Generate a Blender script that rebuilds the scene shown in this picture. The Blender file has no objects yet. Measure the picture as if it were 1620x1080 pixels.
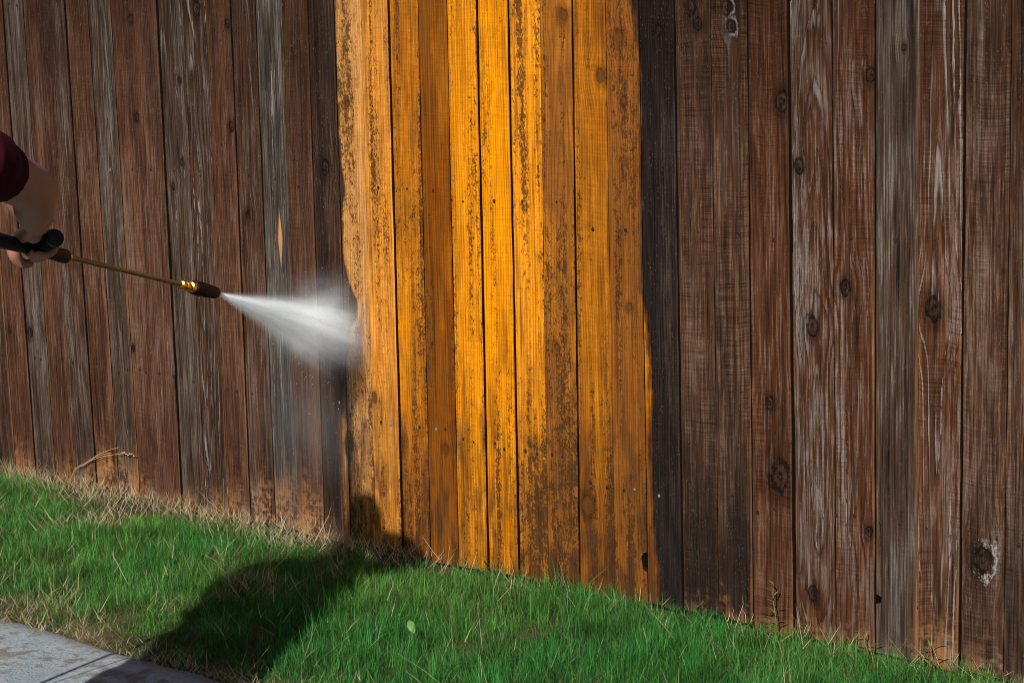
import bpy, bmesh, math, random
import numpy as np
from mathutils import Vector, Matrix
from math import radians, sin, cos, pi, sqrt, exp

SC = bpy.context.scene
COL = SC.collection
random.seed(7)
RNG = np.random.default_rng(11)

# ------------------------------------------------------------------ camera
CAM_POS = (0.0, -4.5604, 1.72)
RIGHT = Vector((0.769743, 0.637904, -0.023954))
DOWN = Vector((0.083962, -0.138372, -0.986815))
FWD = Vector((-0.632808, 0.757583, -0.160071))
cd = bpy.data.cameras.new('camera')
cd.sensor_width = 36.0
cd.lens = 3050.0 / 1620.0 * 36.0
cd.clip_start = 0.05
cd.clip_end = 3000.0
cam = bpy.data.objects.new('camera', cd)
COL.objects.link(cam)
cam.matrix_world = Matrix(((RIGHT.x, -DOWN.x, -FWD.x, CAM_POS[0]),
                           (RIGHT.y, -DOWN.y, -FWD.y, CAM_POS[1]),
                           (RIGHT.z, -DOWN.z, -FWD.z, CAM_POS[2]),
                           (0, 0, 0, 1)))
SC.camera = cam

# ------------------------------------------------------------------ light
SUN_TRAVEL = Vector((-0.362, 1.0, -0.728)).normalized()
SUN_EL = math.asin(-SUN_TRAVEL.z)
SUN_ROT = math.atan2(-SUN_TRAVEL.x, -SUN_TRAVEL.y)
W = bpy.data.worlds.new('World')
SC.world = W
W.use_nodes = True
wn = W.node_tree.nodes
wl = W.node_tree.links
wn.clear()
sky = wn.new('ShaderNodeTexSky')
sky.sky_type = 'NISHITA'
sky.sun_disc = False
sky.sun_elevation = SUN_EL
sky.sun_rotation = SUN_ROT
bg = wn.new('ShaderNodeBackground')
bg.inputs['Strength'].default_value = 0.05
wo = wn.new('ShaderNodeOutputWorld')
wl.new(sky.outputs[0], bg.inputs[0])
wl.new(bg.outputs[0], wo.inputs[0])
sd = bpy.data.lights.new('sun', 'SUN')
sd.energy = 4.6
sd.angle = radians(0.7)
sd.color = (1.0, 0.95, 0.87)
sun = bpy.data.objects.new('sun', sd)
COL.objects.link(sun)
sun.rotation_euler = SUN_TRAVEL.to_track_quat('-Z', 'Y').to_euler()
sun.location = (3, -8, 6)

SC.view_settings.view_transform = 'Standard'
SC.view_settings.look = 'None'
SC.view_settings.exposure = 0.0
SC.view_settings.gamma = 1.0
SC.cycles.volume_bounces = 6
SC.cycles.max_bounces = 8
SC.cycles.diffuse_bounces = 2
SC.cycles.use_denoising = True
SC.cycles.filter_width = 1.05

# ------------------------------------------------------------------ helpers
def tag(o, label=None, cat=None, group=None, kind=None):
    if label: o['label'] = label
    if cat: o['category'] = cat
    if group: o['group'] = group
    if kind: o['kind'] = kind
    return o

def link(name, me, mat=None, parent=None, loc=(0, 0, 0)):
    o = bpy.data.objects.new(name, me)
    COL.objects.link(o)
    o.location = loc
    if mat is not None and me is not None and not me.materials:
        me.materials.append(mat)
    if parent is not None:
        o.parent = parent
    return o

def empty(name, loc=(0, 0, 0)):
    o = bpy.data.objects.new(name, None)
    o.empty_display_size = 0.1
    COL.objects.link(o)
    o.location = loc
    return o

def mesh_np(name, co, faces_flat, sizes, smooth=False):
    me = bpy.data.meshes.new(name)
    co = np.asarray(co, dtype=np.float32)
    faces_flat = np.asarray(faces_flat, dtype=np.int32)
    sizes = np.asarray(sizes, dtype=np.int32)
    me.vertices.add(len(co))
    me.vertices.foreach_set('co', co.ravel())
    me.loops.add(len(faces_flat))
    me.loops.foreach_set('vertex_index', faces_flat)
    me.polygons.add(len(sizes))
    st = np.zeros(len(sizes), dtype=np.int32)
    st[1:] = np.cumsum(sizes)[:-1]
    me.polygons.foreach_set('loop_start', st)
    me.polygons.foreach_set('loop_total', sizes)
    if smooth:
        me.polygons.foreach_set('use_smooth', np.ones(len(sizes), dtype=bool))
    me.update(calc_edges=True)
    me.validate()
    return me

def pydata(name, vs, fs, smooth=False):
    me = bpy.data.meshes.new(name)
    me.from_pydata([tuple(v) for v in vs], [], fs)
    me.update()
    if smooth:
        for p in me.polygons: p.use_smooth = True
    return me

def fix_normals(me):
    bm = bmesh.new(); bm.from_mesh(me)
    bmesh.ops.recalc_face_normals(bm, faces=bm.faces)
    bm.to_mesh(me); bm.free()
    return me

# --- tiny expression layer over shader nodes
class X:
    tree = None
    def __init__(self, s): self.s = s
    def __add__(a, b): return M('ADD', a, b)
    __radd__ = __add__
    def __sub__(a, b): return M('SUBTRACT', a, b)
    def __rsub__(a, b): return M('SUBTRACT', b, a)
    def __mul__(a, b): return M('MULTIPLY', a, b)
    __rmul__ = __mul__
    def __truediv__(a, b): return M('DIVIDE', a, b)
    def __rtruediv__(a, b): return M('DIVIDE', b, a)
    def __pow__(a, b): return M('POWER', a, b)

def put(inp, v):
    if isinstance(v, X): X.tree.links.new(v.s, inp)
    else: inp.default_value = v

def M(op, a, b=0.0, c=None, clamp=False):
    n = X.tree.nodes.new('ShaderNodeMath'); n.operation = op; n.use_clamp = clamp
    put(n.inputs[0], a); put(n.inputs[1], b)
    if c is not None: put(n.inputs[2], c)
    return X(n.outputs[0])

def sat(a): return M('ADD', a, 0.0, clamp=True)
def mx(a, b): return M('MAXIMUM', a, b)
def mn(a, b): return M('MINIMUM', a, b)

def ss(v, lo, hi):
    n = X.tree.nodes.new('ShaderNodeMapRange'); n.interpolation_type = 'SMOOTHSTEP'
    put(n.inputs['Value'], v); put(n.inputs['From Min'], lo); put(n.inputs['From Max'], hi)
    n.inputs['To Min'].default_value = 0.0; n.inputs['To Max'].default_value = 1.0
    return X(n.outputs[0])

def vec(x, y, z):
    n = X.tree.nodes.new('ShaderNodeCombineXYZ')
    put(n.inputs[0], x); put(n.inputs[1], y); put(n.inputs[2], z)
    return X(n.outputs[0])

def sep(v):
    n = X.tree.nodes.new('ShaderNodeSeparateXYZ'); put(n.inputs[0], v)
    return X(n.outputs[0]), X(n.outputs[1]), X(n.outputs[2])

def noise(v, scale=1.0, detail=2.0, rough=0.5, dist=0.0):
    n = X.tree.nodes.new('ShaderNodeTexNoise')
    put(n.inputs['Vector'], v); put(n.inputs['Scale'], scale)
    n.inputs['Detail'].default_value = detail
    n.inputs['Roughness'].default_value = rough
    n.inputs['Distortion'].default_value = dist
    return X(n.outputs[0])

def mixc(f, a, b, mode='MIX'):
    n = X.tree.nodes.new('ShaderNodeMix'); n.data_type = 'RGBA'; n.blend_type = mode
    put(n.inputs[0], f)
    for i, v in ((6, a), (7, b)):
        if isinstance(v, X): X.tree.links.new(v.s, n.inputs[i])
        else: n.inputs[i].default_value = (*v, 1.0)
    return X(n.outputs[2])

def scale_c(c, f):
    n = X.tree.nodes.new('ShaderNodeVectorMath'); n.operation = 'SCALE'
    if isinstance(c, X): X.tree.links.new(c.s, n.inputs[0])
    else: n.inputs[0].default_value = c
    put(n.inputs['Scale'], f)
    return X(n.outputs[0])

def oattr(name, out='Fac'):
    n = X.tree.nodes.new('ShaderNodeAttribute'); n.attribute_type = 'OBJECT'; n.attribute_name = name
    return X(n.outputs[out])

def new_mat(name):
    m = bpy.data.materials.new(name); m.use_nodes = True
    X.tree = m.node_tree
    m.node_tree.nodes.clear()
    out = m.node_tree.nodes.new('ShaderNodeOutputMaterial')
    return m, out

def principled(out, color, rough=0.6, spec=0.4, metal=0.0, normal=None, coat=0.0, sss=0.0):
    b = X.tree.nodes.new('ShaderNodeBsdfPrincipled')
    if isinstance(color, X): X.tree.links.new(color.s, b.inputs['Base Color'])
    else: b.inputs['Base Color'].default_value = (*color, 1)
    put(b.inputs['Roughness'], rough)
    put(b.inputs['Specular IOR Level'], spec)
    b.inputs['Metallic'].default_value = metal
    b.inputs['Coat Weight'].default_value = coat
    if sss:
        b.inputs['Subsurface Weight'].default_value = sss
        b.inputs['Subsurface Radius'].default_value = (0.01, 0.004, 0.002)
    if normal is not None: X.tree.links.new(normal.s, b.inputs['Normal'])
    X.tree.links.new(b.outputs[0], out.inputs[0])
    return b

def bump(h, strength=0.5, dist=0.002):
    n = X.tree.nodes.new('ShaderNodeBump')
    n.inputs['Strength'].default_value = strength
    n.inputs['Distance'].default_value = dist
    put(n.inputs['Height'], h)
    return X(n.outputs[0])

def objco():
    n = X.tree.nodes.new('ShaderNodeTexCoord')
    return X(n.outputs['Object'])

def position():
    n = X.tree.nodes.new('ShaderNodeNewGeometry')
    return X(n.outputs['Position'])

def fcurve(v, pts, lo, hi):
    """piecewise curve through (in, out) points; v in world units"""
    n = X.tree.nodes.new('ShaderNodeFloatCurve')
    a = min(p[0] for p in pts); b = max(p[0] for p in pts)
    t = sat((v - a) * (1.0 / (b - a)))
    c = n.mapping.curves[0]
    q = sorted(((p[0] - a) / (b - a), (p[1] - lo) / (hi - lo)) for p in pts)
    while len(c.points) < len(q): c.points.new(0.5, 0.5)
    for i, (x, y) in enumerate(q):
        c.points[i].location = (x, y)
        c.points[i].handle_type = 'AUTO_CLAMPED'
    n.mapping.update()
    X.tree.links.new(t.s, n.inputs['Value'])
    return X(n.outputs[0]) * (hi - lo) + lo

# ------------------------------------------------------------------ materials
CLEAN_L = [(1.98, -4.513), (1.826, -4.513), (1.621, -4.516), (1.415, -4.521), (1.29, -4.513), (1.207, -4.500), (1.143, -4.518),
           (1.037, -4.523), (0.974, -4.515), (0.911, -4.500), (0.86, -4.474), (0.825, -4.462), (0.741, -4.50), (0.653, -4.518),
           (0.522, -4.533), (0.345, -4.553), (0.215, -4.55), (0.0, -4.55)]
CLEAN_R = [(1.98, -3.325), (1.793, -3.319), (1.739, -3.309), (1.685, -3.303), (1.631, -3.293), (1.522, -3.290), (0.969, -3.297),
           (0.914, -3.286), (0.784, -3.270), (0.595, -3.263), (0.499, -3.267), (0.307, -3.261), (0.191, -3.258), (0.115, -3.245), (0.0, -3.242)]

def make_wood():
    m, out = new_mat('weathered_cedar')
    x, y, z = sep(objco())
    seed = oattr('seed')
    hw = oattr('half_width')
    base = oattr('tint', 'Color')
    grey_a = oattr('grey'); freq = oattr('ring_freq'); ringc = oattr('ring_contrast')
    saw_a = oattr('saw'); flake_a = oattr('flake'); dirt_a = oattr('dirt')
    el = oattr('edge_left'); er = oattr('edge_right')
    cx, cz, slope = sep(oattr('cathedral', 'Vector'))
    tone = oattr('tone'); mild = oattr('mildew'); tan_a = oattr('tan')
    sy = seed * 17.31

    def nz(sx, sz, detail=2.0, rough=0.5, off=0.0, dist=0.0):
        return noise(vec(x * sx, sy + off, z * sz), 1.0, detail, rough, dist)

    # knots
    xx = x
    knot = None; knot_rim = None; kd = None
    for i in (1, 2, 3):
        kx, kz, kr = sep(oattr('knot%d' % i, 'Vector'))
        dx = (x - kx) / kr
        dz = (z - kz) / kr
        d2 = dx * dx + dz * dz * 0.55
        g = M('EXPONENT', (dx * dx * 0.10 + dz * dz * 0.055) * -1.0)
        xx = xx - (x - kx) * g * 0.86
        d = M('SQRT', d2)
        kd = d if kd is None else mn(kd, d)
    kwn = nz(55.0, 48.0, 3.0, 0.6, 14.4)
    kwa = nz(20.0, 18.0, 2.0, 0.5, 16.4)
    kd = kd * (0.62 + kwa * 0.76) + (kwn - 0.5) * 0.7
    wob = nz(9.0, 1.3, 2.0, 0.5, 3.1)
    wob2 = nz(45.0, 5.0, 2.0, 0.5, 7.7)
    gx = xx - cx + (wob - 0.5) * 0.03 + (wob2 - 0.5) * 0.005
    gz = (z - cz) * slope
    G = M('SQRT', gx * gx + gz * gz)
    t = M('FRACT', G * freq + (nz(160.0, 9.0, 2.0, 0.6, 1.4) - 0.5) * 0.35)
    late = ss(t, 0.35, 0.92) * (1.0 - ss(t, 0.93, 1.0))
    kt = M('FRACT', kd * 1.7 + (wob2 - 0.5) * 1.6)
    kin = 1.0 - ss(kd + (wob2 - 0.5) * 0.5, 0.82, 1.05)
    krim = ss(kd, 0.70, 1.0) * (1.0 - ss(kd, 1.0, 2.3))

    fib = nz(200.0, 8.0, 2.0, 0.65, 2.2)
    fib2 = nz(72.0, 2.0, 4.0, 0.65, 4.9)
    mott = nz(16.0, 3.4, 3.0, 0.55, 9.3)
    broad = nz(7.0, 0.9, 2.0, 0.5, 12.1)
    cross = noise(vec(x * 7.0, sy + 5.5, z * 210.0 + x * (wob - 0.5) * 120.0), 1.0, 2.0, 0.6)
    crossb = noise(vec(x * 4.0, sy + 8.5, z * 75.0 + x * (wob - 0.5) * 50.0), 1.0, 3.0, 0.6)
    grit = noise(vec(x * 330.0, sy + 6.5, z * 95.0), 1.0, 1.0, 0.5)

    # ---- old stained surface
    top = ss(z + (broad - 0.5) * 0.9, 1.0, 1.9)  # vignette painted into the wood: boards darken toward their tops
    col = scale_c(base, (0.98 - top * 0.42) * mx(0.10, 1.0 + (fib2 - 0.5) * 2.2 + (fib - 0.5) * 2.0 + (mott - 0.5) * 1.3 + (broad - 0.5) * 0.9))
    crk = ss(nz(110.0, 1.5, 3.0, 0.65, 90.0), 0.59, 0.65)
    col = mixc(crk * 0.55, col, scale_c(base, 0.12))
    col = mixc(late * ringc, col, scale_c(base, 0.33))
    gm = ss(fib2 * 0.50 + mott * 0.60 + broad * 0.75 - 0.33 + late * ringc * -0.30 + grey_a * 0.50, 0.72, 1.04)
    gcol = mixc(ss(fib2, 0.28, 0.72), (0.012, 0.0095, 0.008), (0.205, 0.180, 0.158))
    gcol = scale_c(gcol, mx(0.1, 0.78 + (fib - 0.5) * 2.2) * (1.0 - crk * 0.6))
    col = mixc(gm * 0.74, col, gcol)
    # pale weathered ridges following the growth rings
    thin = ss(t, 0.66, 0.80) * (1.0 - ss(t, 0.86, 0.97))
    pr = thin * ss(nz(40.0, 4.0, 3.0, 0.6, 101.0) + flake_a * 0.30 + fib * 0.25, 0.66, 0.86) * ringc
    col = mixc(sat(pr * flake_a * 1.3 * ss(nz(14.0, 1.4, 2.0, 0.5, 111.0), 0.38, 0.60)), col, scale_c((0.34, 0.315, 0.295), 0.6 + fib * 0.8))
    # bleached fibres, weighted to mid height to paint in a vignette's brighter middle
    mid = 1.0 - ss(M('ABSOLUTE', z - 0.82), 0.25, 1.0)
    pf = ss(fib * 0.95 + fib2 * 0.25 + late * ringc * -0.12 + (mott - 0.5) * 0.55 + (broad - 0.5) * 0.4, 0.58, 0.76) * oattr('bleach') * (0.15 + mid * 0.85)
    col = mixc(pf * 0.58, col, scale_c(mixc(sat(grey_a * 2.2), (0.225, 0.155, 0.115), (0.225, 0.200, 0.182)), 0.3 + grit * 1.3))
    # saw marks
    sawm = sat(saw_a * ss(nz(22.0, 3.0, 2.0, 0.5, 21.0), 0.38, 0.64))
    col = scale_c(col, 1.0 + sawm * (cross - 0.5) * 2.4 + sawm * (crossb - 0.5) * 1.0)
    # dark stains running along the boards
    dk = ss(nz(20.0, 1.7, 3.0, 0.6, 31.0) + dirt_a * 0.55 - ss(z, 0.0, 0.75) * 0.12, 0.62, 0.92)
    col = mixc(dk * 0.80, col, scale_c((0.013, 0.0105, 0.0095), 0.3 + fib * 1.4))
    wet = oattr('damp_vignette') * (1.0 - ss(z + (mott - 0.5) * 0.7 + (fib2 - 0.5) * 0.3, 0.10, 0.85))
    col = mixc(wet * 0.82, col, scale_c((0.0115, 0.0095, 0.0085), 0.2 + fib * 1.6))
    # pale flakes of old finish clinging to the grain
    fl = ss(nz(95.0, 2.4, 3.0, 0.6, 40.0) + late * 0.16 * ringc + flake_a * 0.36 + (broad - 0.5) * 0.3, 0.84, 0.93)
    fl = fl * ss(noise(vec(x * 180.0, sy, z * 34.0), 1.0, 2.0, 0.6), 0.40, 0.58)
    col = mixc(fl * 0.60, col, scale_c((0.36, 0.335, 0.32), 0.7 + fib * 0.6))
    # tiny pale fibres
    sp = ss(grit, 0.62, 0.74) * ss(nz(60.0, 14.0, 2.0, 0.5, 55.0), 0.40, 0.62)
    col = mixc(sp * 0.12, col, (0.42, 0.37, 0.33))
    # raw wood along worn edges
    ew = (fib2 - 0.5) * 0.02 + (mott - 0.5) * 0.03 + 0.004
    eL = (1.0 - ss(x + hw + ew, 0.002, 0.013)) * el
    eR = (1.0 - ss(hw - x + ew, 0.002, 0.013)) * er
    edge = sat(mx(eL, eR) * (0.1 + broad) * (1.0 - ss(z + (mott - 0.5), 0.7, 1.25) * 0.85))
    col = mixc(edge, col, scale_c((0.40, 0.175, 0.070), 0.4 + fib * 1.0))
    # splash-worn foot of the boards
    fa_ = oattr('foot')
    foot = (1.0 - ss(z + (mott - 0.5) * 0.35 + (broad - 0.5) * 0.3, 0.05 * fa_, 0.02 + 0.24 * fa_)) * ss(crossb * 0.25 + kwn * 0.5 + mott * 0.75, 0.64, 0.84)
    col = mixc(foot * 0.75 * sat(fa_ + 0.2), col, scale_c(mixc(ss(broad, 0.45, 0.65), (0.40, 0.185, 0.070), (0.33, 0.27, 0.21)), 0.35 + fib * 1.2))
    # fresh split of clean wood
    sx_, sz_, sr_ = sep(oattr('split', 'Vector'))
    sd_ = M('ABSOLUTE', x - sx_ + (wob2 - 0.5) * 0.006) / sr_ + M('ABSOLUTE', z - sz_) * 9.0
    col = mixc(1.0 - ss(sd_, 0.75, 1.1), col, scale_c((0.52, 0.25, 0.11), 0.6 + fib * 0.8))

    # ---- washed surface
    px, py, pz = sep(position())
    xl = fcurve(pz, CLEAN_L, -4.60, -4.40)
    xr = fcurve(pz, CLEAN_R, -3.40, -3.20)
    jit = (noise(vec(px * 60.0, 0.0, pz * 18.0), 1.0, 3.0, 0.6) - 0.5) * 0.03 + (noise(vec(px * 130.0, 3.0, pz * 5.0), 1.0, 3.0, 0.65) - 0.5) * 0.030
    low = 1.0 - ss(pz, 0.25, 0.72)
    cl = ss(px + jit * (0.45 + low * 1.6) - xl, -0.004 - low * 0.025, 0.010 + low * 0.035)
    cr = 1.0 - ss(px + jit * 1.1 - xr, -0.012, 0.010)
    clean = cl * cr
    band = nz(26.0, 1.1, 2.0, 0.5, 61.0)
    lowb = 1.0 - ss(pz, 0.05, 0.95)
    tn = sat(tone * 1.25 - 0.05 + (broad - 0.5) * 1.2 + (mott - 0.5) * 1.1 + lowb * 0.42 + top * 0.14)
    am = mixc(tn, (0.90, 0.305, 0.002), (0.215, 0.059, 0.004))
    am = mixc(sat(tan_a * (0.55 + mott * 0.9)), am, (0.56, 0.265, 0.078))
    am = scale_c(am, mx(0.2, 1.0 + (fib2 - 0.5) * 1.2 + (fib - 0.5) * 1.3))
    am = mixc(late * (0.25 + ringc * 0.4), am, scale_c(am, 0.50))
    am = scale_c(am, 1.0 + (cross - 0.5) * 0.5)
    veil = ss(nz(34.0, 3.4, 3.0, 0.6, 95.0) + lowb * 0.14 + (tone - 0.4) * 0.10, 0.50, 0.70)
    am = mixc(veil * 0.62, am, scale_c((0.20, 0.072, 0.012), 0.35 + fib * 1.2))
    thr = 0.80 - (band - 0.5) * 0.75 - mild * 0.27 - lowb * 0.085
    s1 = noise(vec(x * 210.0, sy + 70.0, z * 110.0), 1.0, 3.0, 0.65)
    s2 = noise(vec(x * 60.0, sy + 75.0, z * 34.0), 1.0, 3.0, 0.6)
    sv = s1 * 0.62 + s2 * 0.5
    soft = ss(sv, thr - 0.16, thr + 0.06)
    am = mixc(soft * 0.42, am, scale_c((0.15, 0.058, 0.012), 0.5 + fib))
    spots = ss(sv, thr - 0.01, thr + 0.08)
    am = mixc(spots * 0.80, am, scale_c((0.052, 0.024, 0.010), 0.5 + fib))
    blot = ss(nz(17.0, 5.0, 3.0, 0.6, 81.0) + lowb * 0.12 + (tone - 0.4) * 0.08, 0.56, 0.76)
    am = mixc(blot * 0.75 * (0.2 + lowb * 0.8), am, scale_c((0.052, 0.025, 0.013), 0.5 + fib))
    am = mixc(crk * 0.45, am, scale_c(am, 0.3))
    rag = ss(cr, 0.02, 0.5) * (1.0 - ss(cr, 0.6, 1.0))
    col = mixc(clean, col, am)
    col = mixc(rag * 0.5, col, (0.05, 0.025, 0.012))

    # knots over everything
    kc = mixc(ss(kt * 0.22 + kwn * 0.7 + (fib - 0.5) * 0.5 - kd * 0.1, 0.30, 0.66), (0.006, 0.004, 0.004), (0.062, 0.030, 0.018))
    kc = mixc(clean * 0.55, kc, (0.16, 0.062, 0.014))
    col = mixc(krim * 0.6, col, scale_c(col, 0.35))
    col = mixc(kin * 0.92, col, kc)
    kw = oattr('knot_white')
    krag = ss(kd + (s2 - 0.5) * 1.6 + dxsign(x, 1), 0.9, 1.15) * (1.0 - ss(kd + (s2 - 0.5) * 1.6, 1.3, 1.75))
    col = mixc(krag * kw * 0.8 * ss(fib2 * 0.5 + s1 * 0.6 + x * 4.0, 0.52, 0.66), col, (0.34, 0.32, 0.30))
    # end and side faces get their own near-black material
    hgt = late * (0.35 + ringc * 0.5) + fib * 0.35 + fib2 * 0.5 + sawm * (cross * 0.9 + crossb * 0.7) - kin * 0.6
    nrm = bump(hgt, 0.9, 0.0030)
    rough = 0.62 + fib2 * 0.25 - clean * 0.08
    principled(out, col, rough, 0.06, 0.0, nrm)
    return m

def dxsign(x, s):
    return M('MULTIPLY', x, -6.0 * s)

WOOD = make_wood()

def simple(name, color, rough=0.6, spec=0.4, metal=0.0, bump_scale=None, bs=0.2, bd=0.001, var=0.15, coat=0.0, sss=0.0):
    m, out = new_mat(name)
    o = objco()
    n = noise(o, bump_scale or 60.0, 3.0, 0.6)
    c = scale_c(color, 1.0 - var + n * 2 * var)
    principled(out, c, rough, spec, metal, bump(n, bs, bd) if bump_scale else None, coat, sss)
    return m

BLACK = simple('black_rubber', (0.008, 0.008, 0.009), 0.55, 0.12, bump_scale=220.0, bs=0.15)
BLACK2 = simple('black_plastic', (0.015, 0.015, 0.016), 0.45, 0.25, bump_scale=90.0, bs=0.1)
BRASS = simple('brass', (0.62, 0.40, 0.10), 0.22, 0.5, 1.0, bump_scale=120.0, bs=0.1)
BRONZE = simple('tarnished_lance', (0.20, 0.165, 0.105), 0.42, 0.5, 0.55, bump_scale=260.0, bs=0.35, var=0.35)
RUST = simple('rusty_nail', (0.030, 0.020, 0.016), 0.6, 0.3, 0.3, bump_scale=400.0)
STEEL = simple('bright_nail', (0.55, 0.55, 0.53), 0.35, 0.5, 0.8, bump_scale=400.0)
SIDE = simple('dark_plank_edge', (0.016, 0.011, 0.009), 0.9, 0.05, bump_scale=90.0, bs=0.4, var=0.4)  # near-black colour makes the gaps between boards dark
RAILW = simple('rough_rail', (0.10, 0.055, 0.035), 0.8, 0.2, bump_scale=40.0, bs=0.4)

def make_concrete():
    m, out = new_mat('concrete')
    p = position()
    x, y, z = sep(p)
    n1 = noise(p, 3.2, 5.0, 0.65); n2 = noise(p, 22.0, 4.0, 0.6); n3 = noise(p, 420.0, 2.0, 0.6); n4 = noise(p, 75.0, 4.0, 0.7)
    c = mixc(ss(n1, 0.35, 0.65), (0.32, 0.385, 0.44), (0.52, 0.585, 0.63))
    c = scale_c(c, 0.25 + n2 * 0.75 + n3 * 0.45 + n4 * 0.3)
    c = mixc(ss(n2 * 0.55 + n1 * 0.6, 0.54, 0.68) * 0.75, c, (0.15, 0.12, 0.085))
    c = mixc((1.0 - ss(y * -1.0 + (n2 - 0.5) * 0.14, 1.215, 1.28)) * 0.6, c, (0.11, 0.085, 0.055))
    c = mixc(ss(n4, 0.56, 0.66) * 0.65, c, (0.08, 0.075, 0.07))
    principled(out, c, 0.85, 0.25, 0.0, bump(n3 * 0.6 + n4 * 1.3 + n2, 0.9, 0.006))
    return m
CONC = make_concrete()

def make_soil():
    m, out = new_mat('soil_and_thatch')
    p = position()
    n1 = noise(p, 5.0, 4.0, 0.6); n2 = noise(p, 60.0, 4.0, 0.65); n3 = noise(p, 300.0, 2.0, 0.6)
    c = mixc(ss(n1 + (n2 - 0.5) * 0.4, 0.38, 0.62), (0.040, 0.045, 0.020), (0.11, 0.082, 0.045))
    c = scale_c(c, 0.4 + n2 * 0.7 + n3 * 0.5)
    principled(out, c, 0.95, 0.1, 0.0, bump(n2 + n3 * 0.4, 0.8, 0.008))
    return m
SOIL = make_soil()

def make_blade(name, transl):
    m, out = new_mat(name)
    n = X.tree.nodes.new('ShaderNodeAttribute'); n.attribute_name = 'col'
    d = X.tree.nodes.new('ShaderNodeBsdfPrincipled')
    d.inputs['Roughness'].default_value = 0.5
    d.inputs['Specular IOR Level'].default_value = 0.12
    t = X.tree.nodes.new('ShaderNodeBsdfTranslucent')
    mixs = X.tree.nodes.new('ShaderNodeMixShader'); mixs.inputs[0].default_value = transl
    X.tree.links.new(n.outputs['Color'], d.inputs['Base Color'])
    X.tree.links.new(n.outputs['Color'], t.inputs[0])
    X.tree.links.new(d.outputs[0], mixs.inputs[1]); X.tree.links.new(t.outputs[0], mixs.inputs[2])
    X.tree.links.new(mixs.outputs[0], out.inputs[0])
    return m
GRASS_M = make_blade('grass_blade', 0.22)
STRAW_M = make_blade('dry_straw', 0.15)
LEAF_M = simple('leaf_green', (0.13, 0.26, 0.06), 0.5, 0.4, bump_scale=150.0, bs=0.3)

# ------------------------------------------------------------------ ground
def sinfield(seed, n=9, f0=2.0, f1=14.0):
    r = np.random.default_rng(seed)
    k = r.uniform(f0, f1, n); a = r.uniform(0, 2 * pi, n); ph = r.uniform(0, 2 * pi, n)
    w = 1.0 / np.sqrt(k); w /= w.sum()
    def f(x, y):
        s = 0
        for i in range(n):
            s = s + w[i] * np.sin(k[i] * (x * cos(a[i]) + y * sin(a[i])) + ph[i])
        return s
    return f
F_H = sinfield(1, 8, 1.5, 6.0); F_D = sinfield(2, 12, 3.0, 22.0); F_C = sinfield(3, 10, 2.0, 12.0); F_T = sinfield(4, 12, 4.0, 25.0)
F_M = sinfield(6, 10, 12.0, 34.0); F_K = sinfield(8, 14, 18.0, 70.0)
WALK_Y = -1.215

def ground_z(x, y):
    x = np.asarray(x, dtype=float); y = np.asarray(y, dtype=float)
    s = np.clip((y - WALK_Y) / 0.14, 0, 1); e = np.clip((0.35 - y) / 0.3, 0, 1)
    return -0.035 + 0.020 * s * e + (0.014 * F_H(x, y) + 0.016 * F_M(x, y)) * s * np.clip(-y / 0.2, 0.3, 1)

def make_ground():
    xs = np.concatenate([[-1200, -300, -80, -25, -13], np.linspace(-10, 0.5, 106), [3, 10, 30, 80, 300, 1200]])
    ys = np.concatenate([[-1200, -300, -80, -25, -10, -6, -4], np.linspace(-3.2, 0.6, 77), [1.5, 4, 12, 40, 120, 400, 1200]])
    XX, YY = np.meshgrid(xs, ys)
    near = (XX > -10.2) & (XX < 0.6) & (YY > -1.6) & (YY < 0.7)
    ZZ = np.where(near, ground_z(XX, YY), -0.035)
    ZZ = np.where((YY < WALK_Y) & (YY > -2.9), -0.06, ZZ)
    nx, ny = len(xs), len(ys)
    co = np.stack([XX.ravel(), YY.ravel(), ZZ.ravel()], 1)
    i, j = np.meshgrid(np.arange(nx - 1), np.arange(ny - 1))
    a = (j * nx + i).ravel()
    fs = np.stack([a, a + 1, a + nx + 1, a + nx], 1)
    me = mesh_np('ground', co, fs.ravel(), np.full(len(fs), 4), True)
    tag(link('ground', me, SOIL), 'bare soil under the lawn', 'ground', kind='structure')
make_ground()

def make_walk():
    root = empty('sidewalk', (-4.0, WALK_Y, 0.0))
    tag(root, 'pale concrete sidewalk along the lawn', 'sidewalk', kind='structure')
    x = -10.3
    for i in range(8):
        w = 1.52
        bm = bmesh.new()
        n = 40
        top = []
        rnd = random.Random(i)
        for s in range(n + 1):
            xx = x + 0.004 + (w - 0.008) * s / n
            top.append((xx, WALK_Y + 0.006 * sin(xx * 9.1) + rnd.uniform(-0.004, 0.004)))
        zt = -0.012 + rnd.uniform(-0.002, 0.002)
        rows = []
        for dy, z in ((0.0, -0.09), (0.0, zt - 0.010), (-0.008, zt - 0.002), (-0.02, zt), (-1.44, zt), (-1.45, -0.09)):
            rows.append([bm.verts.new((p[0] + 4.0, p[1] + dy - WALK_Y, z)) for p in top])
        for a, b in zip(rows[:-1], rows[1:]):
            for s in range(n):
                bm.faces.new((a[s], a[s + 1], b[s + 1], b[s]))
        for e in (0, n):
            bm.faces.new([r[e] for r in rows])
        bmesh.ops.recalc_face_normals(bm, faces=bm.faces)
        me = bpy.data.meshes.new('slab'); bm.to_mesh(me); bm.free()
        link('slab', me, CONC, root)
        x += w
make_walk()

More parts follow.
